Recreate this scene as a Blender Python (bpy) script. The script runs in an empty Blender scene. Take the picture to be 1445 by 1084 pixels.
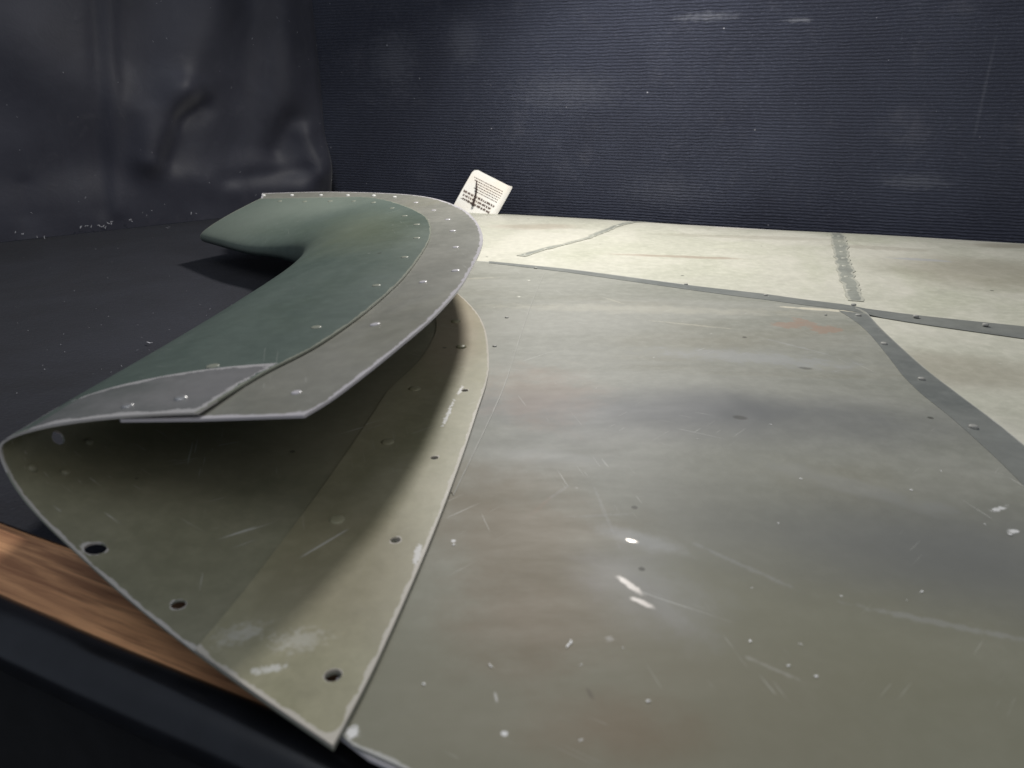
import bpy, bmesh, math, random
from mathutils import Vector, Matrix, noise
from mathutils.bvhtree import BVHTree
random.seed(7)
C = bpy.context.scene.collection
SC = bpy.context.scene

# ------------------------------------------------------------------ camera
H = .18
PITCH = math.atan(412/1050)
cam = bpy.data.cameras.new('camera')
co = bpy.data.objects.new('camera', cam); C.objects.link(co)
co.location = (0, 0, H)
co.rotation_euler = (math.pi/2 - PITCH, 0, 0)
cam.sensor_width = 36; cam.lens = 36*1050/1445
cam.clip_start = .01; cam.clip_end = 30
cam.dof.use_dof = True; cam.dof.focus_distance = .62; cam.dof.aperture_fstop = 15
SC.camera = co

# ------------------------------------------------------------------ world and lamps
w = bpy.data.worlds.new('World'); SC.world = w; w.use_nodes = True
w.node_tree.nodes['Background'].inputs[0].default_value = (.55, .62, .75, 1)
w.node_tree.nodes['Background'].inputs[1].default_value = .26
SC.view_settings.view_transform = 'Standard'
SC.view_settings.look = 'None'
SC.view_settings.exposure = 0

def lamp(name, loc, target, size, power, col, shape='DISK', spread=180):
    l = bpy.data.lights.new(name, 'AREA'); l.shape = shape; l.size = size
    l.energy = power; l.color = col; l.spread = math.radians(spread)
    o = bpy.data.objects.new(name, l); C.objects.link(o); o.location = loc
    o.rotation_euler = (Vector(target)-Vector(loc)).to_track_quat('-Z', 'Y').to_euler()
    return o
lamp('key_lamp', (.06, .93, .51), (.08, .55, 0), .08, 5.6, (1, .965, .91))
lamp('overhead_fill', (-.40, -.20, 1.6), (0, .5, 0), 1.2, 5.5, (.93, .96, 1))  # added soft fill, unseen, lifts the near wood and the channel mouth
lamp('right_fill', (.62, -.55, .95), (-.05, .35, .05), .8, 3.0, (1, .95, .88))  # added fill from the right front, brightens the inside under the lip

# ------------------------------------------------------------------ helpers
def ray(px, py):
    u = (py-542)/1050
    return Vector(((px-722.5)/1050, math.cos(PITCH)-u*math.sin(PITCH), -math.sin(PITCH)-u*math.cos(PITCH)))
EYE = Vector((0, 0, H))
def P(px, py, z):
    d = ray(px, py); return EYE + d*((z-H)/d.z)

def nmat(name):
    m = bpy.data.materials.new(name); m.use_nodes = True
    return m, m.node_tree, m.node_tree.nodes['Principled BSDF']

class G:
    """small node-graph helper"""
    def __init__(s, nt): s.nt = nt; s.N = nt.nodes; s.L = nt.links
    def n(s, t, **k):
        x = s.N.new(t)
        for a, b in k.items(): setattr(x, a, b)
        return x
    def put(s, sock, v):
        if isinstance(v, bpy.types.NodeSocket): s.L.new(v, sock)
        elif isinstance(v, (tuple, list)) and sock.type == 'RGBA': sock.default_value = (*v[:3], 1)
        else: sock.default_value = v
    def m(s, op, a, b=0., c=None, clamp=False):
        x = s.n('ShaderNodeMath', operation=op, use_clamp=clamp)
        s.put(x.inputs[0], a); s.put(x.inputs[1], b)
        if c is not None: s.put(x.inputs[2], c)
        return x.outputs[0]
    def mix(s, f, a, b):
        x = s.n('ShaderNodeMix', data_type='RGBA')
        s.put(x.inputs[0], f); s.put(x.inputs[6], a); s.put(x.inputs[7], b)
        return x.outputs[2]
    def obj(s): return s.n('ShaderNodeTexCoord').outputs['Object']
    def mp(s, v, scale=(1, 1, 1), rot=(0, 0, 0), loc=(0, 0, 0)):
        x = s.n('ShaderNodeMapping'); s.put(x.inputs[0], v)
        x.inputs[1].default_value = loc; x.inputs[2].default_value = rot; x.inputs[3].default_value = scale
        return x.outputs[0]
    def noise(s, v, scale, detail=4, rough=.55, dist=0):
        x = s.n('ShaderNodeTexNoise'); s.put(x.inputs['Vector'], v)
        x.inputs['Scale'].default_value = scale; x.inputs['Detail'].default_value = detail
        x.inputs['Roughness'].default_value = rough; x.inputs['Distortion'].default_value = dist
        return x.outputs[0]
    def ss(s, v, lo, hi):
        x = s.n('ShaderNodeMapRange', interpolation_type='SMOOTHSTEP')
        s.put(x.inputs[0], v); s.put(x.inputs[1], lo); s.put(x.inputs[2], hi)
        return x.outputs[0]
    def blob(s, v, x, y, rx, ry, ang=0, ns=40, amt=.6, soft=.3):
        """a mark of its own shape at (x, y) of the thing, ragged by noise"""
        sep = s.n('ShaderNodeSeparateXYZ'); s.put(sep.inputs[0], v)
        dx = s.m('SUBTRACT', sep.outputs[0], x); dy = s.m('SUBTRACT', sep.outputs[1], y)
        ca, sa = math.cos(ang), math.sin(ang)
        a = s.m('ADD', s.m('MULTIPLY', dx, ca/rx), s.m('MULTIPLY', dy, sa/rx))
        b = s.m('ADD', s.m('MULTIPLY', dx, -sa/ry), s.m('MULTIPLY', dy, ca/ry))
        r = s.m('SQRT', s.m('ADD', s.m('MULTIPLY', a, a), s.m('MULTIPLY', b, b)))
        r = s.m('ADD', r, s.m('MULTIPLY', s.m('SUBTRACT', s.noise(v, ns, 5, .65), .5), amt*2))
        return s.ss(r, 1+soft, 1-soft)
    def bump(s, h, strength, dist, nrm=None):
        x = s.n('ShaderNodeBump'); x.inputs['Strength'].default_value = strength
        x.inputs['Distance'].default_value = dist; s.put(x.inputs['Height'], h)
        if nrm is not None: s.put(x.inputs['Normal'], nrm)
        return x.outputs[0]

def paint(name, c1, c2, c3, stretch=(1, 1, 1), rough=.4, spec=.5, blobs=(), specks=.5, scratch=.5, edge=.0016, rimcol=(.55, .53, .52), bumpd=.0006, f3=.5, coat=0., glints=(), mott=.25):
    m, nt, bs = nmat(name); g = G(nt); v = g.obj(); vs = g.mp(v, stretch)
    n1 = g.noise(vs, 9, 5, .6, .6); n2 = g.noise(g.mp(vs, (1, 1, 1), (0, 0, 1), (3, 5, 1)), 5, 4, .6, 1.)
    col = g.mix(g.ss(n1, .35, .66), c1, c2)
    col = g.mix(g.m('MULTIPLY', g.ss(n2, .5, .72), f3), col, c3)
    # fine mottling
    n3 = g.noise(v, 120, 6, .7)
    col = g.mix(g.m('MULTIPLY', g.ss(n3, .35, .75), .22), col, tuple(min(1, 1.7*x) for x in c2))
    n5 = g.noise(v, 34, 5, .65, .8)
    col = g.mix(g.m('MULTIPLY', g.ss(n5, .50, .76), mott), col, tuple(.62*x for x in c1))
    for (x, y, rx, ry, ang, c, st, ns, amt, soft) in blobs:
        col = g.mix(g.m('MULTIPLY', g.blob(v, x, y, rx, ry, ang, ns, amt, soft), st), col, c)
    # hairline scratches in three directions
    for i, (a, off) in enumerate(((.5, 0), (-.75, 3), (1.3, 8))):
        vv = g.mp(g.mp(v, (1, 1, 1), (0, 0, a), (off, off, 0)), (1, 42, 8))
        ln = g.ss(g.noise(vv, 26, 2, .4, .1), .715, .735)
        gate = g.ss(g.noise(g.mp(v, (1, 1, 1), (0, 0, 0), (off*2, 1, 0)), 14, 2), .55, .66)
        col = g.mix(g.m('MULTIPLY', g.m('MULTIPLY', ln, gate), scratch), col, (.5, .5, .47))
    # chips and dust specks
    vo = g.n('ShaderNodeTexVoronoi'); g.put(vo.inputs['Vector'], v); vo.inputs['Scale'].default_value = 70
    sc = g.n('ShaderNodeSeparateColor'); g.put(sc.inputs[0], vo.outputs['Color'])
    sp = g.m('MULTIPLY', g.m('GREATER_THAN', sc.outputs[0], .972), g.ss(g.m('ADD', vo.outputs['Distance'], g.m('MULTIPLY', n3, .12)), .15, .11))
    col = g.mix(g.m('MULTIPLY', sp, specks), col, (.62, .6, .58))
    sd = g.m('MULTIPLY', g.m('LESS_THAN', sc.outputs[1], .03), g.ss(vo.outputs['Distance'], .13, .09))
    col = g.mix(g.m('MULTIPLY', sd, .7), col, (.02, .02, .015))
    # worn rim: bare metal along the sheet's cut edge
    at = g.n('ShaderNodeAttribute', attribute_name='edge_dist')
    ed = g.m('SUBTRACT', at.outputs['Fac'], g.m('MULTIPLY', g.m('SUBTRACT', g.noise(v, 95, 4, .7), .5), edge*3.4))
    rim = g.ss(ed, edge*1.15, edge*.85)
    col = g.mix(g.m('MULTIPLY', rim, .85), col, rimcol)
    g.put(bs.inputs['Base Color'], col)
    r = g.m('ADD', rough, g.m('MULTIPLY', g.m('SUBTRACT', g.noise(vs, 22, 5, .7), .5), .28))
    r = g.m('SUBTRACT', r, g.m('MULTIPLY', rim, .08))
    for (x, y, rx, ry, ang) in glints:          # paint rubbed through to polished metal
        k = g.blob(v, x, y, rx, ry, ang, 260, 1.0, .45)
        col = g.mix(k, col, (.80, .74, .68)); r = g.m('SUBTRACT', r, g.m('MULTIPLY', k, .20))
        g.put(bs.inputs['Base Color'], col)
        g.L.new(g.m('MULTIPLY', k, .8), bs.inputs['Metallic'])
    g.put(bs.inputs['Roughness'], r)
    bs.inputs['Specular IOR Level'].default_value = spec
    bs.inputs['Coat Weight'].default_value = coat; bs.inputs['Coat Roughness'].default_value = .2
    hb = g.m('ADD', g.m('MULTIPLY', n5, .5), g.m('MULTIPLY', n3, .12))
    g.put(bs.inputs['Normal'], g.bump(hb, .35, bumpd))
    return m

def plain(name, col, rough=.5, metal=0., spec=.5):
    m, nt, bs = nmat(name); g = G(nt); v = g.obj()
    c = g.mix(g.ss(g.noise(v, 60, 4), .3, .7), tuple(.75*x for x in col), tuple(min(1, 1.2*x) for x in col))
    g.put(bs.inputs['Base Color'], c)
    bs.inputs['Roughness'].default_value = rough; bs.inputs['Metallic'].default_value = metal
    bs.inputs['Specular IOR Level'].default_value = spec
    return m

def link(name, me, mat, parent=None, smooth=True):
    if mat is not None and len(me.materials) == 0: me.materials.append(mat)
    o = bpy.data.objects.new(name, me); C.objects.link(o)
    if parent is not None:
        o.parent = parent
        o.matrix_parent_inverse = Matrix.Translation(-Vector(parent.location))
    return o
def thing(name, label, cat, loc, group=None):
    o = bpy.data.objects.new(name, None); C.objects.link(o); o.location = loc
    o.empty_display_size = .05; o['label'] = label; o['category'] = cat
    if group: o['group'] = group
    return o

def catmull(pts, n):
    out = []
    for i in range(len(pts)-1):
        p0 = pts[max(i-1, 0)]; p1 = pts[i]; p2 = pts[i+1]; p3 = pts[min(i+2, len(pts)-1)]
        if i == 0: p0 = p1*2-p2
        if i == len(pts)-2: p3 = p2*2-p1
        for k in range(n):
            t = k/n
            out.append(.5*((2*p1)+(p2-p0)*t+(2*p0-5*p1+4*p2-p3)*t*t+(3*p1-p0-3*p2+p3)*t**3))
    out.append(pts[-1].copy()); return out

def refine(ts):
    """parameters with an extra line close to both ends, so that rims stay crisp"""
    return [0, .006]+[t for t in ts if .012 < t < .988]+[.994, 1]

def sheet(rows, t, skip=''):
    """closed sheet of metal from a grid of points, thickness t, with rim faces and an edge_dist attribute"""
    R = len(rows); K = len(rows[0])
    nr = [[None]*K for _ in range(R)]
    for i in range(R):
        for j in range(K):
            a = rows[min(i+1, R-1)][j]-rows[max(i-1, 0)][j]
            b = rows[i][min(j+1, K-1)]-rows[i][max(j-1, 0)]
            n = a.cross(b)
            nr[i][j] = n.normalized() if n.length > 0 else Vector((0, 0, 1))
    vs = []; ed = []
    cum = [[0]*K for _ in range(R)]
    for i in range(R):
        for j in range(1, K): cum[i][j] = cum[i][j-1]+(rows[i][j]-rows[i][j-1]).length
    cumc = [[0]*K for _ in range(R)]
    for i in range(1, R):
        for j in range(K): cumc[i][j] = cumc[i-1][j]+(rows[i][j]-rows[i-1][j]).length
    for s in (0, -t):
        for i in range(R):
            for j in range(K):
                vs.append(rows[i][j]+nr[i][j]*s)
                ds = [1.]
                if '0' not in skip: ds.append(cum[i][j])
                if '1' not in skip: ds.append(cum[i][-1]-cum[i][j])
                if 'a' not in skip: ds.append(cumc[i][j])
                if 'b' not in skip: ds.append(cumc[-1][j]-cumc[i][j])
                ed.append(min(ds))
    f = []; N = R*K
    for i in range(R-1):
        for j in range(K-1):
            a = i*K+j; f.append((a, a+K, a+K+1, a+1)); f.append((N+a, N+a+1, N+a+K+1, N+a+K))
    rim0 = len(f)
    for i in range(R-1):
        for j in (0, K-1):
            a = i*K+j; b = a+K
            f.append((a, N+a, N+b, b) if j == 0 else (a, b, N+b, N+a))
    for j in range(K-1):
        for i in (0, R-1):
            a = i*K+j; b = a+1
            f.append((a, b, N+b, N+a) if i == 0 else (a, N+a, N+b, b))
    me = bpy.data.meshes.new('sheet'); me.from_pydata([tuple(v) for v in vs], [], f)
    at = me.attributes.new('edge_dist', 'FLOAT', 'POINT'); at.data.foreach_set('value', ed)
    me.polygons.foreach_set('use_smooth', [True]*len(f))
    bm = bmesh.new(); bm.from_mesh(me)
    bm.faces.ensure_lookup_table()
    for k in range(rim0, len(f)):
        for e in bm.faces[k].edges:
            if any(fa.index < rim0 for fa in e.link_faces): e.smooth = False
    bmesh.ops.recalc_face_normals(bm, faces=bm.faces[:])
    bm.to_mesh(me); bm.free()
    return me

def revolve(prof, seg=18):
    """lathe a (r, z) profile about +Z"""
    vs = []; f = []
    for r, z in prof:
        for k in range(seg):
            a = 2*math.pi*k/seg; vs.append((r*math.cos(a), r*math.sin(a), z))
    for i in range(len(prof)-1):
        for k in range(seg):
            a = i*seg+k; b = i*seg+(k+1) % seg; f.append((a, b, b+seg, a+seg))
    if prof[-1][0] < 1e-6 or True: f.append(tuple((len(prof)-1)*seg+k for k in range(seg)))
    me = bpy.data.meshes.new('turned'); me.from_pydata(vs, [], f)
    me.polygons.foreach_set('use_smooth', [True]*len(f)); return me

def tube(pts, rad, seg=8, prof=None):
    vs = []; f = []; n = len(pts)
    for i, p in enumerate(pts):
        t = (pts[min(i+1, n-1)]-pts[max(i-1, 0)]).normalized()
        up = Vector((0, 0, 1)) if abs(t.z) < .95 else Vector((1, 0, 0))
        a = t.cross(up).normalized(); b = a.cross(t)
        for k in range(seg):
            an = 2*math.pi*k/seg; r = rad(i/(n-1)) if callable(rad) else rad
            vs.append(p+a*(r*math.cos(an))+b*(r*math.sin(an)))
    for i in range(n-1):
        for k in range(seg):
            a = i*seg+k; b = i*seg+(k+1) % seg; f.append((a, a+seg, b+seg, b))
    f.append(tuple(range(seg))); f.append(tuple((n-1)*seg+k for k in range(seg)))
    me = bpy.data.meshes.new('tube'); me.from_pydata([tuple(v) for v in vs], [], f)
    me.polygons.foreach_set('use_smooth', [True]*len(f)); return me

def box(lo, hi):
    bm = bmesh.new(); bmesh.ops.create_cube(bm, size=1)
    for v in bm.verts:
        v.co = Vector([(lo[k]+hi[k])/2+v.co[k]*(hi[k]-lo[k]) for k in range(3)])
    me = bpy.data.meshes.new('box'); bm.to_mesh(me); bm.free(); return me

# ------------------------------------------------------------------ floor and table
floor_m = plain('dark_floor', (.012, .012, .013), .8)
fo = link('floor', box((-3, -2, -.78), (3, 4, -.75)), floor_m); fo['kind'] = 'structure'

EA = P(0, 838, 0); EB = P(266, 949, 0)
ed = (EB-EA); ed.z = 0; ed.normalize()              # along the table's near edge, left to right
en = Vector((-ed.y, ed.x, 0))                       # into the table
tb = thing('display_table', 'low table with exposed orange-brown wood top and rounded black edging at the near left', 'table', (0, .9, -.75))

def wood_mat():
    m, nt, bs = nmat('worn_orange_wood'); g = G(nt)
    v = g.mp(g.obj(), (1, 1, 1), (0, 0, -math.atan2(ed.y, ed.x)))
    vg = g.mp(v, (2.2, 34, 34))
    n = g.noise(vg, 5, 6, .6, .5); n2 = g.noise(g.mp(v, (5, 120, 120)), 5, 4, .6)
    c = g.mix(g.ss(n, .34, .66), (.34, .165, .085), (.72, .39, .20))
    c = g.mix(g.m('MULTIPLY', g.ss(n2, .5, .7), .6), c, (.20, .095, .05))
    c = g.mix(g.m('MULTIPLY', g.ss(g.noise(v, 18, 4), .55, .7), .5), c, (.36, .24, .17))
    g.put(bs.inputs['Base Color'], c); bs.inputs['Roughness'].default_value = .5
    g.put(bs.inputs['Normal'], g.bump(n2, .5, .0006)); return m
def slab(a, b, c, d, z0, z1):
    vs = [(p.x, p.y, z) for z in (z0, z1) for p in (a, b, c, d)]
    me = bpy.data.meshes.new('slab')
    me.from_pydata(vs, [], [(3, 2, 1, 0), (4, 5, 6, 7), (0, 1, 5, 4), (1, 2, 6, 5), (2, 3, 7, 6), (3, 0, 4, 7)])
    return me
q0 = EA-ed*.9; q1 = EA+ed*1.5
link('table_top', slab(q0, q1, q1+en*2.6, q0+en*2.6, -.024, -.0014), wood_mat(), tb)
# edging: a soft black bumper running along the near edge
rub = plain('black_edging', (.009, .010, .013), .24, 0., .8)
pts = []
for i in range(90):
    p = q0.lerp(q1, i/89)-en*.0072+Vector((0, 0, -.0098))
    p += en*(.0006*noise.noise(p*18))+Vector((0, 0, .0006*noise.noise(p*23+Vector((5, 0, 0)))))
    pts.append(p)
link('edging', tube(pts, .0115, 20), rub, tb)
link('edging_lip', tube([p+Vector((0, 0, -.0142))+en*.003 for p in pts], .005, 12), rub, tb)
link('apron', slab(q0-en*.004, q1-en*.004, q1+en*.018, q0+en*.018, -.16, -.031), plain('black_apron', (.011, .011, .012), .65), tb)
for (a, b) in ((.1, .1), (2.2, .1), (.1, 2.4), (2.2, 2.4)):
    c = q0+ed*a+en*b
    link('leg', slab(c, c+ed*.05, c+ed*.05+en*.05, c+en*.05, -.75, -.0245), rub, tb)

# dark cloth on the table
def cloth_mat(name, ca, cb, ribs=False, sheen=.25):
    m, nt, bs = nmat(name); g = G(nt); v = g.obj()
    n = g.noise(v, 6, 5, .6, .4); f = g.noise(v, 420, 3, .7); f2 = g.noise(v, 60, 5, .7)
    c = g.mix(g.ss(n, .3, .7), ca, cb)
    c = g.mix(g.m('MULTIPLY', g.ss(f, .55, .8), .5), c, tuple(2.6*x for x in cb))
    c = g.mix(g.m('MULTIPLY', g.ss(f2, .58, .8), .35), c, tuple(1.9*x for x in cb))
    g.put(bs.inputs['Base Color'], c); bs.inputs['Roughness'].default_value = .85
    bs.inputs['Specular IOR Level'].default_value = .25
    bs.inputs['Sheen Weight'].default_value = sheen; bs.inputs['Sheen Roughness'].default_value = .5
    h = g.m('ADD', g.m('MULTIPLY', f, .6), f2)
    g.put(bs.inputs['Normal'], g.bump(h, .6, .0012)); return m
cl0 = P(0, 750, 0); cl1 = P(33, 760, 0); cd = (cl1-cl0).normalized()
rows = []
for i in range(111):
    row = []
    for j in range(121):
        base = (EA+ed*(-.8+2.2*j/120))
        off = .0345+.004*noise.noise(Vector((j*.13, 3, 0)))
        t = (i/110)**1.3
        p = base+en*(off+t*2.2)
        p.z = .0004+.0012*noise.noise(p*9)*min(1, t*12)
        row.append(p)
    rows.append(row)
tc = link('table_cloth', sheet([r[::-1] for r in rows][::1], .0010), cloth_mat('black_table_cloth', (.0048, .0055, .0105), (.0125, .0140, .0225), sheen=.08))
tc['label'] = 'dark navy-black cloth lying flat over the table under the metal fairing'; tc['category'] = 'cloth'

# ------------------------------------------------------------------ backdrop board (ribbed cloth) and curtain
B0 = P(480, 290, 0); bd = Vector((1, -.374, 0)).normalized(); bn = Vector((bd.y, -bd.x, 0))  # bn faces the camera
if bn.y > 0: bn = -bn
def onplane(px, py, o, n):
    d = ray(px, py); t = (o-EYE).dot(n)/d.dot(n); return EYE+d*t
def rib_mat():
    m, nt, bs = nmat('ribbed_navy_cloth'); g = G(nt); v = g.obj()
    v = g.mp(v, (1, 1, 1), (0, 0, -math.atan2(bd.y, bd.x)))
    sep = g.n('ShaderNodeSeparateXYZ'); g.put(sep.inputs[0], v)
    x, z = sep.outputs[0], sep.outputs[2]
    warp = g.noise(g.mp(v, (1, 1, 1.5)), 3.2, 3, .5)
    wz = g.noise(g.mp(v, (1, .2, 2.2)), 55, 3, .6)
    ph = g.m('ADD', g.m('MULTIPLY', z, 2*math.pi/.0041), g.m('ADD', g.m('MULTIPLY', warp, 16), g.m('MULTIPLY', wz, 6.5)))
    s = g.m('MULTIPLY', g.m('ADD', g.m('SINE', ph), 1), .5)
    grain = g.noise(g.mp(v, (1, 1, 3.5)), 260, 4, .75)
    big = g.noise(v, 5, 5, .6, .4)
    h = g.m('ADD', g.m('MULTIPLY', s, g.m('MULTIPLY', wz, .85)), g.m('MULTIPLY', grain, .75))
    c = g.mix(g.ss(big, .3, .7), (.020, .024, .043), (.033, .039, .064))
    c = g.mix(g.m('MULTIPLY', g.ss(grain, .5, .78), .6), c, (.12, .13, .18))
    dust = g.m('MULTIPLY', g.ss(g.noise(v, 14, 6, .75, .2), .52, .78), .28)
    c = g.mix(dust, c, (.14, .14, .17))
    vo = g.n('ShaderNodeTexVoronoi'); g.put(vo.inputs['Vector'], v); vo.inputs['Scale'].default_value = 95
    sc = g.n('ShaderNodeSeparateColor'); g.put(sc.inputs[0], vo.outputs['Color'])
    sp = g.m('MULTIPLY', g.m('GREATER_THAN', sc.outputs[0], .965), g.ss(vo.outputs['Distance'], .12, .08))
    c = g.mix(g.m('MULTIPLY', sp, .6), c, (.45, .45, .5))
    cb = g.n('ShaderNodeCombineXYZ'); g.put(cb.inputs[0], x); g.put(cb.inputs[1], z)
    for (px, py, rx, rz, st) in ((1000, 25, .028, .004, .38), (560, 85, .03, .03, .16), (1385, 130, .0016, .045, .14), (800, 130, .06, .02, .14), (660, 60, .02, .025, .14), (1290, 255, .03, .008, .2), (1130, 30, .012, .002, .5), (940, 270, .05, .02, .1)):
        q = onplane(px, py, B0, bn)
        c = g.mix(g.m('MULTIPLY', g.blob(cb.outputs[0], q.dot(bd), q.z, rx, rz, 0, 120, 1.6, .9), st), c, (.22, .23, .27))
    g.put(bs.inputs['Base Color'], c); bs.inputs['Roughness'].default_value = .8
    bs.inputs['Specular IOR Level'].default_value = .3
    bs.inputs['Sheen Weight'].default_value = .35; bs.inputs['Sheen Roughness'].default_value = .45
    g.put(bs.inputs['Normal'], g.bump(h, 1., .0016)); return m
left = [onplane(x, y, B0, bn) for x, y in ((500, 284), (481, 276), (471, 262), (462, 240), (455, 212), (447, 165), (440, 110), (435, 55), (431, 0), (428, -60))]
outl = [((p-B0).dot(bd), max(p.z, .0)) for p in left]
outl[0] = (outl[0][0], .004)
ztop = .62
outl = outl+[(outl[-1][0]-.01, ztop), (1.7, ztop), (1.7, .004)]
bm = bmesh.new()
XN, ZN = 170, 90
xmin = min(a for a, b in outl)-.0
def left_at(z):
    for (a, b), (c, d) in zip(outl[:-2], outl[1:-1]):
        if b <= z <= d or (z <= b and (a, b) == outl[0]): return a+(c-a)*(max(z, b)-b)/max(1e-6, d-b)
    return outl[-3][0]
rows = []
for j in range(ZN+1):
    z = .004+(ztop-.004)*(j/ZN)**1.3
    xl = left_at(z); row = []
    for i in range(XN+1):
        t = i/XN; x = xl+(1.7-xl)*t**1.15
        bulge = .004*noise.noise(Vector((x*3, z*4, 0)))+.010*math.exp(-((x-1.05)/.3)**2)*max(0, z-.1)
        rim = .012*(1-min(1, (x-xl)/.014))**2
        row.append(B0+bd*x+bn*(bulge-rim)+Vector((0, 0, z)))
    rows.append(row)
board = link('backdrop_board', sheet(rows, .014), rib_mat())
board['label'] = 'upright board covered in ribbed dark blue cloth behind the metal fairing'; board['category'] = 'backdrop'
# little loose frayed corner at the foot of the board
W0 = P(0, 343, 0); W1 = P(480, 290, 0); wd = (W1-W0); wd.z = 0; wd.normalize()
wn = Vector((wd.y, -wd.x, 0))
def curt_uv(px, py):
    p = onplane(px, py, W0, wn); return (p-W0).dot(wd), p.z
folds = []   # (u0,z0,u1,z1,width,height) soft ridges and valleys between two points of the cloth
for (x0, y0, x1, y1, wdt, hh) in (
    (150, -60, 165, 300, .010, .0045), (135, -60, 150, 300, .012, -.004),
    (300, 0, 252, 130, .035, .013), (252, 130, 212, 225, .022, .016), (262, 160, 235, 222, .022, -.012),
    (285, 148, 255, 165, .014, -.010), (200, 160, 212, 222, .018, .006),
    (395, 0, 400, 150, .03, .010), (360, 0, 350, 200, .035, -.010), (410, 170, 395, 210, .02, -.012),
    (455, 235, 425, 268, .03, .018), (430, 190, 440, 240, .015, .008), (320, 255, 430, 240, .012, -.005),
    (0, 60, 60, 120, .06, .010), (0, 150, 110, 190, .05, -.008), (200, -40, 190, 80, .04, -.009),
    (0, 250, 150, 235, .03, -.005), (35, 262, 37, 340, .01, -.003), (250, 250, 330, 262, .02, .004)):
    u0, z0 = curt_uv(x0, y0); u1, z1 = curt_uv(x1, y1); folds.append((u0, z0, u1, z1, wdt, hh))
def curt_h(u, z):
    h = .0035*noise.noise(Vector((u*5, z*3.5, 1)))+.0018*noise.noise(Vector((u*13, z*8, 4)))
    for (a, b, c, d, wt, hh) in folds:
        L2 = (c-a)**2+(d-b)**2; t = max(0, min(1, ((u-a)*(c-a)+(z-b)*(d-b))/L2))
        r2 = (u-a-t*(c-a))**2+(z-b-t*(d-b))**2
        h += 1.0*hh*math.exp(-r2/(wt*wt)*.8)
    return h
rows = []
for j in range(131):
    z = .001+.64*(j/130)**1.2; row = []
    for i in range(221):
        u = -.75+1.34*i/220
        lim = 1-max(0, min(1, (u-.475)/.03))
        row.append(W0+wd*u+wn*(curt_h(u, z)*min(1, z/.03)*lim - .02*(1-lim))+Vector((0, 0, z)))
    rows.append(row)
def satin_mat():
    m, nt, bs = nmat('dark_curtain_cloth'); g = G(nt); v = g.obj()
    n = g.noise(v, 7, 5, .6, .6); f = g.noise(v, 300, 3, .7); f2 = g.noise(v, 30, 6, .7, 1)
    c = g.mix(g.ss(n, .3, .7), (.027, .028, .042), (.044, .046, .064))
    c = g.mix(g.m('MULTIPLY', g.ss(f2, .55, .8), .35), c, (.085, .085, .10))
    g.put(bs.inputs['Base Color'], c); bs.inputs['Roughness'].default_value = .52
    bs.inputs['Specular IOR Level'].default_value = .38
    bs.inputs['Sheen Weight'].default_value = .2
    g.put(bs.inputs['Normal'], g.bump(g.m('ADD', g.m('MULTIPLY', f, .3), f2), .4, .0010)); return m
cu = link('backdrop_curtain', sheet(rows, .0012), satin_mat())
cu['label'] = 'creased plain black curtain hanging at the left behind the curved metal horn'; cu['category'] = 'curtain'

# ------------------------------------------------------------------ the fairing
fr = thing('aircraft_fairing', 'riveted sheet metal aircraft fairing in worn green and cream paint with curved horn', 'aircraft part', (.1, .6, 0))
ZP = .0170
ZF = ZP+.0015
def zs(x, y):
    """height of the big skin: nearly flat with slow waves"""
    z = ZP
    fade = min(1, max(0, (x+.0)/.12))
    z += fade*(.0022*math.sin((y+.35*x-.30)*2*math.pi/.27)*math.exp(-((y-.40)/.24)**2)
               + .0012*noise.noise(Vector((x*5, y*6, 2))))
    z -= .004*max(0, (y+.374*x-1.02)/.08)**2 if y+.374*x > 1.02 else 0
    yy = y+.13*x; k = (yy-.40)/(.055 if yy < .40 else .12)
    z += fade*(1-.6*min(1, max(0, (x-.12)/.1)))*(.0072*math.exp(-k*k)-.002*math.exp(-((yy-.35)/.2)**2))
    # three small dents and bumps where the photo shows glints
    for (a, b, r, h) in dents: z += h*math.exp(-((x-a)**2+(y-b)**2)/(r*r))
    return z
dents = []
for (px, py, r, h) in ((882, 822, .005, .0005), (903, 847, .004, .0005), (893, 760, .004, .0003), (1042, 603, .006, -.0006), (1135, 523, .006, -.0006), (745, 730, .004, .0003)):
    p = P(px, py, ZP); dents.append((p.x, p.y, r, h))

A_PX = [(470, 1052), (540, 915), (620, 730), (670, 590), (690, 510), (686, 470), (665, 428)]
AR = [P(x, y, .0210) for x, y in A_PX]+[Vector((-.072, .68, .021)), Vector((-.105, .745, .021)), Vector((-.165, .80, .021)), Vector((-.235, .838, .021)), Vector((-.312, .868, .021))]
# base polygon of the main skin: rows from left to right
near_d = (P(560, 1084, ZP)-P(485, 1050, ZP)); near_d.z = 0; near_d.normalize()
N0 = P(478, 1053, ZP); N0.z = 0
far0 = P(650, 293, ZP); far1 = P(1445, 337, ZP); fd = (far1-far0); fd.z = 0; fd.normalize()
def near_line(x): return N0.y+(x-N0.x)*near_d.y/near_d.x
def far_line(x): return far0.y+(x-far0.x)*fd.y/fd.x
def lift(p, h): return Vector((p.x, p.y, zs(p.x, p.y)+h))

def planar(left_f, right_f, n, k, h, t, extra=None):
    rows = []
    for i in refine([q/n for q in range(n+1)]):
        row = []
        for j in refine([q/k for q in range(k+1)]):
            a = left_f(i); b = right_f(i); p = a.lerp(b, j); row.append(lift(p, h))
        rows.append(row)
    return sheet(rows, t)

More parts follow.
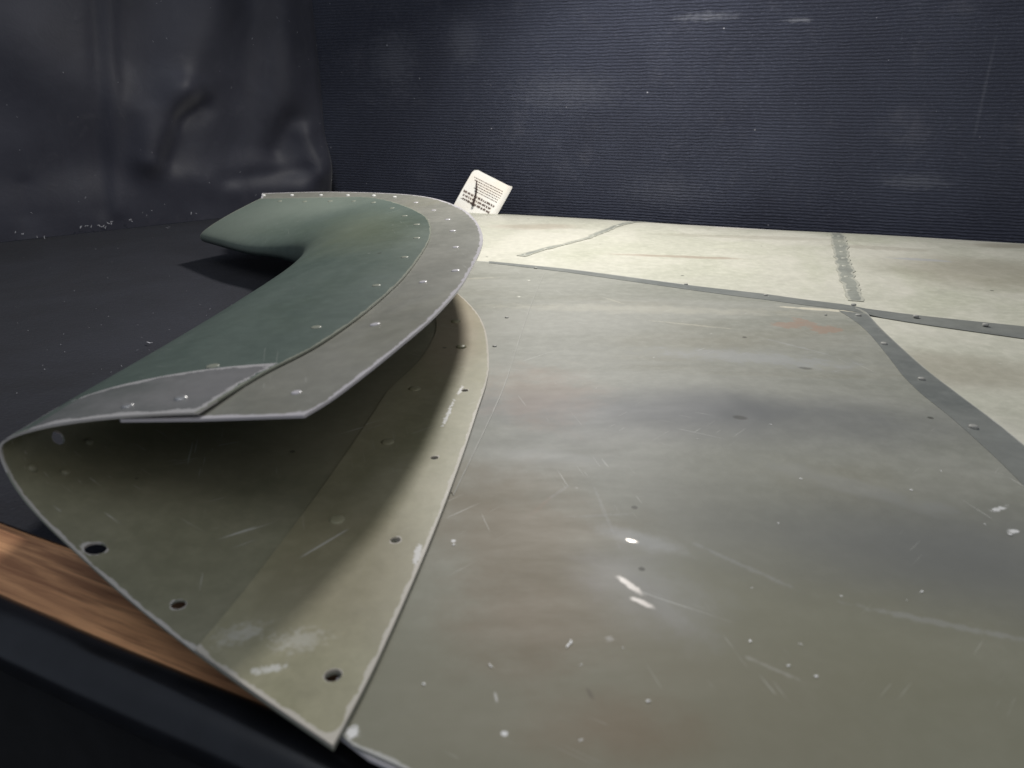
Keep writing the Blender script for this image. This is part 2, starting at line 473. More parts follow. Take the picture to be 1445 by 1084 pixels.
blob_cols = dict(khaki=(.170, .166, .112), shade_band=(.118, .124, .128), pink=(.27, .185, .14), brown=(.155, .125, .08), dark=(.05, .05, .045), white=(.7, .7, .7), cream=(.5, .47, .38), grey=(.36, .37, .385))
def B(px, py, rx, ry, ang, c, st, ns=40, amt=.6, soft=.3):
    p = P(px, py, ZP); return (p.x, p.y, rx, ry, ang, blob_cols[c], st, ns, amt, soft)

def BL(x0, y0, x1, y1, wd_, c, st, ns=250, amt=1.4, soft=.5):
    a = P(x0, y0, ZF); b = P(x1, y1, ZF); m_ = (a+b)/2; d = b-a
    return (m_.x, m_.y, d.length/2, wd_, math.atan2(d.y, d.x), blob_cols[c], st*.45, ns, amt*1.15, soft)
cream_m = paint('faded_cream_paint', (.42, .42, .35), (.50, .49, .425), (.37, .385, .29), (1, 1, 1), .42, .5,
    blobs=[B(1400, 385, .09, .07, -.3, 'brown', .38, 14, .5, .5), B(1330, 520, .07, .03, -.3, 'brown', .35, 16, .4, .5),
           B(1300, 366, .03, .006, -.3, 'grey', .6, 60, 1., .3), B(1060, 335, .10, .012, -.2, 'brown', .22, 20, .7, .4),
           B(950, 362, .06, .006, -.2, 'pink', .5, 30, .7, .4), B(760, 320, .05, .02, 0, 'pink', .3, 20, .6, .5),
           B(1430, 345, .05, .02, 0, 'brown', .4, 20, .6, .4), B(1240, 350, .05, .012, -.3, 'brown', .25, 30, .7, .4)],
    specks=.25, scratch=.3, edge=.004, rimcol=(.75, .72, .75))
NS = 56
main_rows = []
xl, xr = -.076, .95
for i in refine([q/70 for q in range(71)]):
    row = []
    for j in refine([q/80 for q in range(81)]):
        xa = -.052+(xr+.052)*i; xb = xl+(xr-xl)*i
        pa = Vector((xa, near_line(xa)+.0005+.006*max(0, min(1, (-.043-xa)/.008)), 0)); pb = Vector((xb, far_line(xb), 0))
        row.append(pa.lerp(pb, j))
    main_rows.append([lift(p, 0) for p in row])
main = link('main_skin', sheet(main_rows, .0012), cream_m, fr)
# turned-down stiffening lip under the far edge and the right end, on which the skin stands
lip = [[far0+fd*(.90*q/20)+Vector((0, 0, 0)) for q in range(21)] for _ in range(2)]
for p in lip[0]: p.z = .0005
for p in lip[1]: p.z = ZP-.006
for r in lip:
    for p in r: p -= Vector((-fd.y, fd.x, 0))*.003
link('stiffener', sheet(lip, .0012), cream_m, fr)
lip2 = [[Vector((.62, near_line(.62)+.05+(far_line(.62)-.1-near_line(.62))*q/20, z)) for q in range(21)] for z in (.0005, ZP-.004)]
link('stiffener', sheet(lip2, .0012), cream_m, fr)

# front skin: grey-green panel lying over the main skin, its edges taken round the two seams
S_top = [P(*q, ZP) for q in ((560, 362), (660, 367), (800, 379), (960, 400), (1080, 416), (1195, 433))]
c0 = P(1222, 441, ZP); c1 = P(1445, 632, ZP)
front_args = dict(c1=(.198, .202, .174), c2=(.245, .247, .220), c3=(.190, .180, .135), stretch=(.5, 1.6, 1), rough=.58, spec=.3,
    blobs=[B(820, 990, .16, .10, .2, 'khaki', .75, 7, .6, 1.), B(1300, 1000, .09, .07, .2, 'khaki', .4, 9, .8, 1.), B(950, 592, .12, .024, -.12, 'shade_band', .95, 14, .7, 1.), B(1330, 780, .09, .03, -.2, 'shade_band', .7, 14, .7, 1.), B(800, 640, .05, .03, -.3, 'shade_band', .3, 14, .7, 1.),  # bluish grey bands paint the skin's dark reflection into its colour
           BL(746, 730, 775, 703, .0011, 'pink', .9, 200, .8), BL(772, 705, 800, 686, .0008, 'grey', .7), BL(805, 728, 875, 724, .0010, 'grey', .5),
           BL(985, 765, 1110, 818, .0012, 'grey', .45), BL(1230, 850, 1445, 895, .0016, 'grey', .5), BL(1052, 922, 1130, 955, .0008, 'white', .35),
           BL(930, 455, 1025, 465, .0016, 'cream', .6), BL(850, 420, 880, 430, .0012, 'cream', .5), BL(1075, 478, 1165, 500, .0014, 'grey', .5), BL(640, 395, 700, 392, .0025, 'cream', .5),
           BL(840, 690, 870, 760, .0007, 'grey', .5), BL(870, 800, 960, 870, .004, 'grey', .35, 90, 1.6), BL(700, 640, 860, 650, .006, 'grey', .3, 60, 1.6), BL(1100, 660, 1330, 720, .006, 'grey', .3, 60, 1.6),
           B(860, 905, .0012, .0012, 0, 'white', .6, 500, 1.8, .4), B(1410, 722, .004, .001, .4, 'white', .7, 500, 2., .4), B(833, 985, .0006, .0022, .3, 'dark', .7, 400, .8, .4), B(700, 990, .0004, .002, .2, 'white', .6),
           B(1112, 463, .011, .0075, .2, 'pink', .6, 180, 1.3, .12), B(1165, 470, .012, .0085, .2, 'pink', .6, 190, 1.3, .12), B(1136, 460, .006, .014, .2, 'pink', .55, 200, 1.3, .12),
           B(760, 560, .03, .035, .2, 'pink', .35, 50, 1.2, .7), B(740, 760, .03, .05, .4, 'brown', .85, 30, .9, .9),
           B(740, 870, .020, .022, 0, 'brown', .95, 60, .9, .9), B(870, 1035, .018, .010, 0, 'brown', .95, 70, .9, .9),
           B(900, 1000, .06, .05, 0, 'brown', .22, 18, .6, .6),
           B(1042, 604, .0035, .002, -.3, 'dark', .75, 200, .5, .4), B(1136, 524, .0042, .0025, -.3, 'dark', .6, 200, .6, .4),
           B(905, 440, .10, .010, -.1, 'cream', .2, 90, 1.6, .7), B(1060, 510, .05, .012, -.2, 'grey', .35, 120, 1.8, .6),
           B(1150, 440, .025, .004, -.3, 'cream', .85, 120, .9, .2),
           B(905, 830, .024, .016, -.9, 'grey', .35, 60, 1., .8), B(900, 762, .014, .005, -.5, 'grey', .4, 100, 1., .7),
           B(498, 1040, .0016, .0022, .3, 'white', .9, 600, 2., .3), B(640, 768, .0009, .0009, 0, 'white', .9, 600, .4, .2),
           B(712, 1041, .0009, .0009, 0, 'white', .9, 600, .5, .2),
           B(1430, 752, .0022, .0012, .4, 'white', .8, 500, 1.8, .3)],
    mott=.12, specks=.25, scratch=.6, 
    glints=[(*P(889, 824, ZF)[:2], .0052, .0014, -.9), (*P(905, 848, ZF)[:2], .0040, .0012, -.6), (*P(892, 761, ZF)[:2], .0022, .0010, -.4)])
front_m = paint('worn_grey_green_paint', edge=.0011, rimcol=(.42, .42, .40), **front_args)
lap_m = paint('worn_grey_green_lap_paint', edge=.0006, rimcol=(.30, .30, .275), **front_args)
ZF = ZP+.0015
def curve(px, z, n=8): return catmull([P(x, y, z) for x, y in px], n)
def at_t(c, t):
    L = [0]
    for a, b in zip(c[:-1], c[1:]): L.append(L[-1]+(b-a).length)
    d = t*L[-1]
    for k in range(len(c)-1):
        if d <= L[k+1] or k == len(c)-2:
            return c[k].lerp(c[k+1], min(1, max(0, (d-L[k])/max(1e-9, L[k+1]-L[k]))))
topc = [P(620, 364, ZF)-Vector((.02, -.004, 0))]+curve([(660, 367), (800, 379), (960, 400), (1080, 416), (1195, 433)], ZF)+[P(1212, 436, ZF), P(1222, 442, ZF)]
rightc = curve([(1222, 442), (1247, 470), (1300, 515), (1350, 555), (1400, 597), (1445, 634)], ZF)[::-1]
rightc = [Vector((.236, near_line(.236)+.001, 0))]+rightc
leftc = [Vector((-.049, near_line(-.049)+.0055, 0)), Vector((topc[0].x, topc[0].y, 0))]
botc = [leftc[0], Vector((-.0435, near_line(-.0435)+.001, 0))]+[Vector((x, near_line(x)+.001, 0)) for x in (.05, .15)]+[rightc[0]]
def coons(bot, top, lef, rig, us, vv, h):
    rows = []
    for u in us:
        row = []
        for v in vv:
            b = at_t(bot, u); t = at_t(top, u); l = at_t(lef, v); r = at_t(rig, v)
            p = b*(1-v)+t*v+l*(1-u)+r*u-(bot[0]*(1-u)*(1-v)+bot[-1]*u*(1-v)+top[0]*(1-u)*v+top[-1]*u*v)
            row.append(lift(p, h))
        rows.append(row)
    return rows
us = refine([q/90 for q in range(91)]); vv = refine([q/120 for q in range(121)])
front_rows = coons(botc, topc, leftc, rightc, us, vv, .0015)
front_me = sheet(front_rows, .0011)

def band(c1, c2, n, k, h, t, skip='', rag=0.):
    rows = []
    for i in refine([q/n for q in range(n+1)]):
        a = at_t(c1, i); b = at_t(c2, i)
        if rag:
            d = (b-a).normalized()
            a = a+d*rag*noise.noise(a*75); b = b+d*rag*noise.noise(b*75+Vector((3, 3, 3)))
        rows.append([lift(a.lerp(b, j), h(a.lerp(b, j).x) if callable(h) else h) for j in refine([q/k for q in range(k+1)])])
    return sheet(rows, t, skip)
grey_m = paint('dark_grey_seam_paint', (.125, .135, .130), (.170, .178, .168), (.20, .205, .18), (1, 1, 1), .4, .5, specks=.5, scratch=.3, edge=.0008, rimcol=(.2, .21, .2))
greyL_m = paint('thin_grey_seam_paint', (.19, .20, .18), (.27, .28, .245), (.33, .33, .27), (1, 1, 1), .45, .5, specks=.4, scratch=.3, edge=.0022, rimcol=(.42, .42, .36))
up = curve([(1080, 414.5), (1130, 422), (1200, 431.5), (1300, 446), (1445, 462.5)], ZF)
dn = curve([(1080, 423), (1130, 430.5), (1190, 439), (1300, 458.5), (1445, 480)], ZF)
up.append(up[-1]+(up[-1]-up[-2]).normalized()*.3); dn.append(dn[-1]+(dn[-1]-dn[-2]).normalized()*.3)
up = [P(690, 369, ZF)]+curve([(800, 379.6), (960, 400.8), (1040, 410)], ZF)+up
dn = [P(690, 371.5, ZF)]+curve([(800, 384), (960, 407), (1040, 418)], ZF)+dn
link('seam_strip', band(dn, up, 120, 3, lambda x: .0018-.0011*max(0, min(1, (x-.272)/.012)), .0003), grey_m, fr)
# strip along the right edge of the front skin
ei = [Vector((.185, near_line(.185)+.12, 0))]+curve([(1184, 440), (1215, 463), (1250, 500), (1287, 545), (1350, 603), (1440, 685), (1560, 810)], ZF)[::-1]
eo = [p-Vector((.0012, 0, 0)) for p in rightc]
eo = eo[:-1]+[eo[-1]-Vector((0.003, .006, 0))]
link('edge_strip', band(eo, ei, 70, 6, .00175, .0002, '1ab', rag=.0006), grey_m, fr)
s1a = curve([(728.6, 361), (769, 349.7), (797, 343.7), (826, 335.4), (836, 330), (869, 317.8), (884, 312), (905, 306.3)], ZP); s1b = curve([(740, 362.5), (769, 353.8), (806, 343.7), (832, 337), (848.5, 330.7), (870.6, 321.5), (897, 312), (916, 307.2)], ZP)
link('seam_strip', band(s1a, s1b, 90, 3, .0004, .00015, rag=.002), greyL_m, fr)
s2a = curve([(1173, 326), (1174, 340), (1177, 360), (1183, 390), (1195, 424)], ZP); s2b = curve([(1191, 326), (1195, 342), (1200, 366), (1208, 392), (1219, 426)], ZP)
link('seam_strip', band(s2b, s2a, 90, 3, .0004, .00015, rag=.0035), greyL_m, fr)
# slightly raised lap of skin between the flange and the front skin
la = [Vector((-.045-.03*(y-.33), y, 0)) for y in (.33, .40, .50, .735)]
lb = [P(*q, ZF) for q in ((640, 700), (688, 600), (714, 540), (733, 480), (750, 430), (768, 386))]
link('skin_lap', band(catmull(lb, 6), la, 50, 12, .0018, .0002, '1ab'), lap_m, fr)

# ---- the curved channel: stations from the near end (0) to the far tip (9)
F_PX = [(0, 640, .056), (100, 580, .054), (230, 505, .05), (330, 445, .045), (400, 400, .04), (425, 375, .036), (415, 365, .035), (385, 358, .033), (340, 352, .031), (283, 335, .030)]
S_PX = [(280, 585, .072), (370, 530, .073), (455, 485, .074), (530, 430, .075), (580, 380, .077), (608, 330, .078), (592, 301, .078), (530, 280.5, .072), (460, 279.5, .068), (368, 281, .064)]
T_PX = [(430, 590, .0735), (480, 558, .075), (560, 495, .078), (622, 440, .08), (662, 388, .08), (681, 333, .08), (650, 295, .079), (585, 277, .074), (470, 272, .069), (370, 274, .0655)]
AR = AR[:6]+AR[7:]+[]
A_ST = [P(470, 1052, .021), P(540, 915, .021), P(620, 730, .021), P(670, 590, .021), P(690, 510, .021), P(672, 440, .021), Vector((-.078, .69, .021)), Vector((-.15, .795, .021)), Vector((-.225, .84, .021)), Vector((-.315, .865, .021))]
NSUB = 7
A_r = catmull(A_ST, NSUB)
F_r = catmull([P(*q) for q in F_PX], NSUB); S_r = catmull([P(*q) for q in S_PX], NSUB); T_r = catmull([P(*q) for q in T_PX], NSUB)
def lin(tab, u):
    for (a, b), (c, d) in zip(tab[:-1], tab[1:]):
        if u <= c: return b+(d-b)*(u-a)/(c-a)
    return tab[-1][1]
GL = [(0, 0), (.18, .0), (.34, .03), (.46, .075), (.57, .14), (.69, .26), (.80, .37), (.88, .47), (.94, .58), (.975, .72), (.993, .87), (1, 1)]
GU = [(0, 0), (.008, .14), (.03, .27), (.07, .38), (.15, .52), (.3, .70), (.45, .81), (.6, .89), (.8, .96), (1, 1)]
def low(r, u): 
    p = A_r[r].lerp(F_r[r], u); p.z = A_r[r].z+(F_r[r].z-A_r[r].z)*lin(GL, u); return p
def upp(r, u):
    k = max(0, min(1, (r-5.2*NSUB)/(3.6*NSUB)))*.66
    p = F_r[r].lerp(S_r[r], u); p.z = F_r[r].z+(S_r[r].z-F_r[r].z)*(lin(GU, u)*(1-k)+u*k); return p
NR = len(A_r)
lu = [0, .01]+[q/26 for q in range(1, 21)]+[.80, .84, .88, .91, .94, .96, .975, .986, .994]
uu = [0, .004, .009, .018, .03, .05, .075, .11, .15, .2, .26, .33, .41, .5, .59, .68, .77, .86, .94, .985, 1]
def smooth_row(row, it=2):
    for _ in range(it):
        row = [row[0]]+[row[k]*.5+(row[k-1]+row[k+1])*.25 for k in range(1, len(row)-1)]+[row[-1]]
    return row
chan = []
rr = [0, .12, .3, .5, .75]+[q*1. for q in range(1, NR-1)]+[NR-1-.12, NR-1]
def at_row(fn, r, u):
    a = int(min(math.floor(r), NR-2)); t = r-a
    return fn(a, u).lerp(fn(a+1, u), t)
for r in rr:
    row = [at_row(low, r, u)-Vector((0, 0, .0012 if u < .9 else .0012*(1-u)/.1)) for u in lu]+[at_row(upp, r, u) for u in uu]
    chan.append(smooth_row(row, 3))
horn_m = paint('dark_green_horn_paint', (.056, .080, .069), (.086, .112, .098), (.062, .086, .056), (.6, .4, .6), .42, .45, mott=.08,
    blobs=[(-.26, .84, .16, .07, .3, (.24, .275, .235), .5, 12, .6, 1.), (-.12, .62, .035, .10, .3, (.12, .125, .055), .3, 16, .7, .9)], specks=.25, scratch=.25, edge=.0012, rimcol=(.26, .27, .22))
olive_m = paint('olive_inner_paint', (.175, .172, .115), (.22, .212, .15), (.15, .165, .11), (1, .8, 1), .45, .5,
    specks=.5, scratch=.7, edge=.0013, rimcol=(.5, .48, .46))
chan_me = sheet([r[::-1] for r in chan][::-1], .0009)
# flange on the floor of the channel, edge A
def bfrac(r): return lin([(0, .35), (3*NSUB, .32), (3.6*NSUB, .27), (4.3*NSUB, .23), (NR-1, .22)], r)
rows = []
for r in rr:
    b = bfrac(r); rows.append([at_row(low, r, b*j)+Vector((0, 0, .0000)) for j in refine([q/14 for q in range(15)])])
lowf_me = sheet([r[::-1] for r in rows][::-1], .0009, '0')
beige_m = paint('beige_olive_flange_paint', (.225, .218, .135), (.285, .268, .185), (.19, .175, .115), (1, .8, 1), .42, .5,
    blobs=[B(342, 912, .006, .0035, .5, 'white', .26, 380, 2.4, .8), B(425, 918, .006, .004, .2, 'white', .26, 380, 2.4, .8), B(380, 960, .004, .0015, .2, 'white', .5, 500, 2.2, .4),
           B(590, 795, .0012, .006, 0, 'white', .9, 500, 1.8, .2), B(632, 595, .0010, .014, -.1, 'white', .8, 420, 2.4, .2), B(650, 560, .001, .006, -.1, 'white', .8, 500, 2., .2),
           B(640, 470, .02, .10, 0, 'pink', .35, 12, .4, .6), B(480, 800, .03, .04, .4, 'brown', .35, 20, .5, .6),
           B(460, 780, .0005, .012, -.6, 'white', .35, 200, .4, .2)],
    specks=.5, scratch=.5, edge=.0015, rimcol=(.50, .47, .42))
# flange running out from under the top skin to the free edge T
def flg(r, u):
    s = S_r[r].copy(); f = upp(r, .62)
    f.z -= .0016; s.z -= .0016+.0012*max(0, 1-r/5)
    if u < .3: return f.lerp(s, u/.3)
    return s.lerp(T_r[r], (u-.3)/.7)
rows = []
for r in rr:
    rows.append([at_row(flg, r, j) for j in refine([q/20 for q in range(21)])])
flange_m = paint('grey_olive_flange_paint', (.168, .170, .148), (.215, .213, .187), (.20, .195, .145), (1, .6, 1), .36, .55,
    specks=.4, scratch=.35, edge=.0022, rimcol=(.55, .53, .56))
upf_me = sheet(rows, .0011)

def drill(me, cuts):
    """real holes: subtract short cylinders (location, axis, radius)"""
    o = bpy.data.objects.new('tmp', me); C.objects.link(o)
    bm = bmesh.new()
    for (p, n, r) in cuts:
        q = n.to_track_quat('Z', 'Y').to_matrix().to_4x4()
        bmesh.ops.create_cone(bm, cap_ends=True, segments=20, radius1=r, radius2=r, depth=.006, matrix=Matrix.Translation(p)@q)
    cm = bpy.data.meshes.new('cut'); bm.to_mesh(cm); bm.free()
    c = bpy.data.objects.new('cutter', cm); C.objects.link(c)
    md = o.modifiers.new('b', 'BOOLEAN'); md.object = c; md.operation = 'DIFFERENCE'; md.solver = 'EXACT'
    dg = bpy.context.evaluated_depsgraph_get()
    out = bpy.data.meshes.new_from_object(o.evaluated_get(dg))
    bpy.data.objects.remove(o); bpy.data.objects.remove(c); bpy.data.meshes.remove(cm)
    return out
def bvh(me): return BVHTree.FromPolygons([v.co for v in me.vertices], [p.vertices for p in me.polygons])
def hit(b, px, py):
    h = b.ray_cast(EYE, ray(px, py).normalized())
    if h[0] is None: return None
    n = h[1]
    if n.dot(ray(px, py)) > 0: n = -n
    return h[0], n
b_front, b_chan, b_low, b_upf, b_main = bvh(front_me), bvh(chan_me), bvh(lowf_me), bvh(upf_me), bvh(main.data)

holes_front = []
holes_low = [(470, 953, .0026), (558, 762, .0020), (613, 646, .0018), (656, 551, .0020)]
holes_in = [(135, 774, .0036), (252, 853, .0024), (82, 618, .0030)]
def cuts(b, L): return [(*hit(b, x, y), r) for x, y, r in L if hit(b, x, y)]
cf, clo, cin = cuts(b_front, holes_front), cuts(b_low, holes_low), cuts(b_chan, holes_in)
lowf_me = drill(lowf_me, clo); chan_me = drill(chan_me, cin+[c for c in clo])
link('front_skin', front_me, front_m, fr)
ch = link('channel_skin', chan_me, horn_m, fr); ch['label'] = 'dark green curved channel skin wrapping round the horn'
# inside faces keep the olive primer
chan_me.materials.append(olive_m)
cen = [(a+f+s)/3 for a, f, s in zip(A_r, F_r, S_r)]
for poly in chan_me.polygons:
    c = poly.center; k = min(range(0, NR), key=lambda i: (c-cen[i]).length_squared)
    if (cen[k]-c).dot(poly.normal) > 0: poly.material_index = 1
lf = link('lower_flange', lowf_me, beige_m, fr); lf['label'] = 'beige flange on the floor of the channel with open rivet holes'
uf = link('upper_flange', upf_me, flange_m, fr); uf['label'] = 'grey curved flange along the free upper edge of the horn'
# bands over the top skin at its two ends
def top_band(r0, r1f, h, n, u0, u1, t=.0004):
    rows = []
    for i in refine([q/n for q in range(n+1)]):
        row = []
        for j in refine([q/22 for q in range(23)]):
            u = u0+(u1-u0)*j; r = r0+(r1f(u)-r0)*i
            row.append(at_row(upp, max(0, min(NR-1, r)), u)+Vector((0, 0, h)))
        rows.append(smooth_row(row, 2))
    return sheet(rows, t)
band_m = paint('worn_grey_band_paint', (.125, .13, .132), (.185, .182, .185), (.10, .115, .10), (1, 1, 1), .32, .6, specks=.6, scratch=.6, edge=.0028, rimcol=(.45, .44, .44))
link('end_band', top_band(0, lambda u: (.72+.62*u)*NSUB, .0005, 14, .04, .995), band_m, fr)
link('end_band', top_band(NR-1, lambda u: NR-1-(.20*NSUB), .0005, 4, .03, .995), flange_m, fr)

# rivets: one shape per kind, shared mesh data
alu = plain('bright_rivet_metal', (.50, .50, .50), .28, .6)
def dome(r, h): return revolve([(r, -.0002), (r, h*.25), (r*.93, h*.55), (r*.75, h*.82), (r*.45, h*.96), (r*.12, h)], 16)
stud_m = plain('stud_metal', (.30, .30, .28), .6)
tip_m = plain('pale_rivet', (.72, .72, .70), .5)
kinds = dict(flange=(dome(.0026, .0006), flange_m), big=(dome(.0036, .0016), beige_m), shade=(dome(.0034, .0010), beige_m),
             alu=(dome(.0024, .0008), alu), panel=(dome(.0026, .0007), greyL_m), green=(dome(.0027, .0005), horn_m), tail=(dome(.0024, .0018), olive_m), tip=(dome(.0027, .0015), tip_m), stud=(revolve([(.0021, -.0004), (.0021, .0006), (.0018, .0010), (.0010, .0012), (.0003, .0012)], 16), stud_m))
for k in ('big', 'shade', 'tail'):
    me = kinds[k][0]; me.attributes.new('edge_dist', 'FLOAT', 'POINT').data.foreach_set('value', [1.]*len(me.vertices))
for k, (me, mt) in kinds.items(): me.materials.append(mt); me.name = 'rivet_'+k
def rivet(b, px, py, kind, s=1., up_=0.):
    r = hit(b, px, py)
    if r is None: return
    p, n = r; p = p+n*up_; o = bpy.data.objects.new('rivet', kinds[kind][0]); C.objects.link(o)
    o.parent = fr; o.matrix_parent_inverse = Matrix.Translation(-Vector(fr.location))
    o.location = p; o.rotation_mode = 'QUATERNION'; o.rotation_quaternion = n.to_track_quat('Z', 'Y')
    s *= random.uniform(.92, 1.08); o.scale = (s, s, s)
for x, y in ((529, 458), (597, 398), (643, 382), (643, 349), (639, 326), (632, 310), (612, 297), (587, 286)): rivet(b_upf, x, y, 'flange')
for x, y in ((557, 278.5), (527.5, 276.5), (491, 276), (453, 275.7), (412, 275.8), (372, 276)): rivet(b_upf, x, y, 'tip', .85)
rivet(b_upf, 418, 554, 'flange', .8)
for x, y in ((571, 363), (588, 336), (588, 317), (571, 305), (553, 294), (527, 286), (499, 284), (466, 284), (430, 284.5), (395, 284), (531, 403), (446, 462), (300, 517)): rivet(b_chan, x, y, 'green')
for x, y in ((180, 573), (255, 562)): rivet(b_chan, x, y, 'alu', 1.0)
for x, y in ((350, 285), (329, 295.5), (298, 313)): rivet(b_chan, x, y, 'tip', 1., .0006)
for x, y in ((643, 454), (651, 490)): rivet(b_low, x, y, 'big')
for x, y in ((599, 493), (585, 549), (547, 624), (476, 734), (601, 456)): rivet(b_low, x, y, 'shade')
for x, y in ((125, 624), (45, 661), (92, 667)): rivet(b_chan, x, y, 'tail', .8)
for x, y in ((746, 396), (732, 419)): rivet(b_front, x, y, 'panel', .8)
for x, y, q in ((1247, 486, 1), (1300, 536, 1), (1373, 604, 1), (1211, 446, 1), (715, 449, .75), (698, 489.5, .7), (968, 402, .8), (756, 379, .8), (873, 388, .7), (1080, 417.5, .8), (1165, 445, .5)): rivet(b_front, x, y, 'stud', q, .0003)
for x, y in ((769, 352), (740, 359.5), (836.5, 332.6), (871.5, 319), (796, 345.5)): rivet(b_main, x, y, 'panel', 1., .0004)
for x, y in ((1183, 328), (1183.5, 334), (1185, 341), (1187, 348), (1187.5, 356), (1190, 365), (1191, 376), (1194, 391), (1197, 410)): rivet(b_main, x, y, 'panel', .9, .0004)
for x, y in ((1292, 450), (1390, 462), (1204, 433.5)): rivet(b_main, x, y, 'stud', 1., .0018)

# ------------------------------------------------------------------ paper tag with its string
tg = thing('paper_tag', 'small cream paper tag printed upside down standing behind the far edge of the fairing', 'tag', tuple(P(680, 310, ZP)))
TY = 1.12
def tp(px, py, y=TY):
    d = ray(px, py); return EYE+d*(y/d.y)
tl, tr_, bl = tp(669, 236, 1.155), tp(727, 268, 1.135), tp(628, 314, 1.125)
du = tr_-tl; dv = bl-tl
tn = du.cross(dv).normalized()
if tn.y > 0: tn = -tn
def tpt(u, v, off=0):
    c = max(0, u-.80)/.2
    p = tl+du*(u-.03*c*c)+dv*v
    p += tn*(.010*c*c+.006*math.sin(v*2.2)-.004*math.cos(u*3)+off)
    return p
rows = []
for i in range(31):
    v = i/30; row = []
    r = .10
    ins = r-math.sqrt(max(0, r*r-(max(0, r-v))**2)) if v < r else 0
    for j in range(41):
        u = j/40; u = ins*.9+(1-ins*1.3)*u
        row.append(tpt(u, v*.98))
    rows.append(row)
paper, nt, bs = nmat('cream_paper'); g = G(nt); v = g.obj()
g.put(bs.inputs['Base Color'], g.mix(g.ss(g.noise(v, 30, 4), .4, .7), (.88, .86, .80), (.86, .80, .70))); bs.inputs['Roughness'].default_value = .7
link('paper', sheet(rows, .0003), paper, tg)
ink = plain('brown_ink', (.11, .065, .05), .7)
vs = []; fs = []
def dash(u0, u1, vv, th):
    k = len(vs)
    for (a, b) in ((u0, vv-th), (u1, vv-th), (u1, vv+th), (u0, vv+th)): vs.append(tuple(tpt(a, b, .0006)))
    fs.append((k, k+1, k+2, k+3))
R2 = random.Random(3)
for ln in range(6):                         # small print, six lines
    u = .10+.03*(ln % 2); vv = .13+.040*ln
    while u < .80:
        wd_ = R2.uniform(.012, .05)
        if u > .2 or ln < 2: dash(u, min(.82, u+wd_), vv, .0048)
        u += wd_+.012
for ln in range(3):                         # bold print, three lines
    u = .04+.03*ln; vv = .41+.060*ln
    while u < .80-.04*ln:
        wl = R2.choice((2, 3, 5, 7)); 
        for q in range(wl):
            dash(u, u+.009, vv+R2.uniform(-.004, .004), R2.uniform(.012, .021)); u += .0125
        u += .015
me = bpy.data.meshes.new('print'); me.from_pydata(vs, [], fs); link('printing', me, ink, tg)
def sp_(px, py, f=.003): return onplane(px, py, tl+tn*f, tn)
st = [sp_(672.6, 255, .002), sp_(672.4, 264, .006), sp_(671.5, 274, .005), sp_(669, 283, .006), sp_(667, 290, .008)]
str_m = plain('brown_string', (.045, .025, .02), .8)
link('string', tube(catmull(st, 6), lambda t: .0008+.0011*t, 8), str_m, tg)
st2 = [sp_(646, 279.5, .001), sp_(654, 280.5, .002), sp_(661, 284, .003), sp_(667, 288, .006)]
link('string', tube(catmull(st2, 6), .00035, 6), str_m, tg)

# ------------------------------------------------------------------ lint and flakes
lint_m = plain('pale_lint', (.42, .42, .45), .9)
def fleck(vs, fs, p, n, L, wd_, R, lift_=.001):
    t = n.orthogonal().normalized(); t.rotate(Matrix.Rotation(R.uniform(0, 6.28), 3, n)); b = n.cross(t)
    k = len(vs); m = 4
    for i in range(m):
        a = (i/(m-1)-.5)*L; off = b*(L*.25*math.sin(i*1.3+R.random()))
        ww = wd_*(.4 if i in (0, m-1) else 1)
        c = p+t*a+off+n*lift_*(.3+.5*R.random())
        vs += [tuple(c-b*ww), tuple(c+n*ww*.15), tuple(c+b*ww)]
    for i in range(m-1):
        o = k+i*3; fs += [(o, o+3, o+4, o+1), (o+1, o+4, o+5, o+2), (o, o+2, o+5, o+3)]
R3 = random.Random(11); vs = []; fs = []
for (px, py, n, spx, spy, L) in ((125, 318, 10, 22, 2, .004), (25, 327, 3, 9, 2, .003), (155, 313, 3, 6, 2, .004), (240, 322, 3, 6, 1, .005), (270, 300, 2, 4, 1, .004), (60, 333, 3, 12, 1, .003), (180, 311, 2, 4, 2, .004)):
    for _ in range(n):
        p = P(px+R3.uniform(-spx, spx), py+R3.uniform(-spy, spy), .001)
        o = onplane(px+R3.uniform(-spx, spx), py+R3.uniform(-spy, spy), W0, wn)
        q = o+wn*.009 if o.z > .002 else p
        fleck(vs, fs, q, wn if o.z > .002 else Vector((0, 0, 1)), L*R3.uniform(.5, 1.2), .0005, R3)
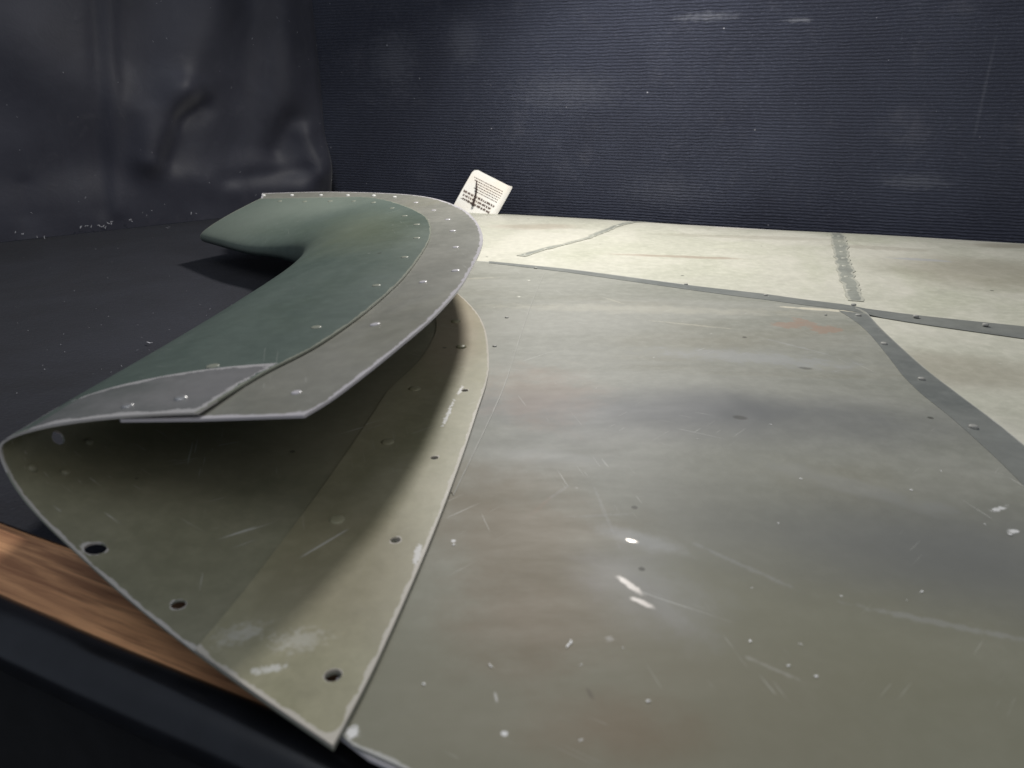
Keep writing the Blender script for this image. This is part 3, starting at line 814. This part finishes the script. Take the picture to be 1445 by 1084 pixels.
for _ in range(120):
    p = P(R3.uniform(0, 420), R3.uniform(330, 740), .0016)
    fleck(vs, fs, p, Vector((0, 0, 1)), R3.uniform(.0006, .0022), R3.uniform(.0001, .0002), R3)
p = P(211, 484, .0018); fleck(vs, fs, p, Vector((0, 0, 1)), .006, .0006, R3)
for _ in range(520):
    a = R3.uniform(.02, 1.5); z = R3.uniform(.01, .36)
    fleck(vs, fs, B0+bd*a+bn*(.0045+.004*noise.noise(Vector((a*3, z*4, 0)))+.010*math.exp(-((a-1.05)/.3)**2)*max(0, z-.1)-.0042)+Vector((0, 0, z)), bn, R3.uniform(.001, .0045), R3.uniform(.00012, .0003), R3)
for _ in range(90):
    u = R3.uniform(-.1, .55); z = R3.uniform(.0, .4)
    fleck(vs, fs, W0+wd*u+wn*(curt_h(u, z)+.001)+Vector((0, 0, z)), wn, R3.uniform(.001, .003), R3.uniform(.00015, .0003), R3)
me = bpy.data.meshes.new('lint'); me.from_pydata(vs, [], fs)
o = link('lint', me, lint_m); o['kind'] = 'stuff'; o['label'] = 'pale lint specks scattered over the dark cloths'
flake_m = plain('white_flake', (.85, .85, .84), .5)
R4 = random.Random(5); vs = []; fs = []
for (px, py, L, wd_) in ((803, 909, .0036, .0004), (640, 769, .0009, .0005), (693, 939, .0022, .0002), (598, 966, .0008, .0004), (1059, 905, .001, .0004), (1152, 955, .001, .0005), (1425, 754, .0016, .0006), (1402, 720, .0012, .0004), (1130, 676, .001, .0004), (1286, 692, .0012, .0004), (1300, 835, .0016, .0003), (915, 990, .001, .0005), (1113, 940, .0009, .0004)):
    r = hit(b_front, px, py)
    if r: fleck(vs, fs, r[0]+Vector((0, 0, .0001)), Vector((0, 0, 1)), L, wd_, R4, .0002)
for _ in range(16):
    r = hit(b_front, R4.uniform(560, 1445), R4.uniform(430, 1080))
    if r: fleck(vs, fs, r[0], Vector((0, 0, 1)), R4.uniform(.0004, .0014), R4.uniform(.0001, .00025), R4, .0002)
me = bpy.data.meshes.new('flakes'); me.from_pydata(vs, [], fs)
o = link('paint_flakes', me, flake_m); o['kind'] = 'stuff'; o['label'] = 'tiny white paint flakes scattered on the grey front skin'
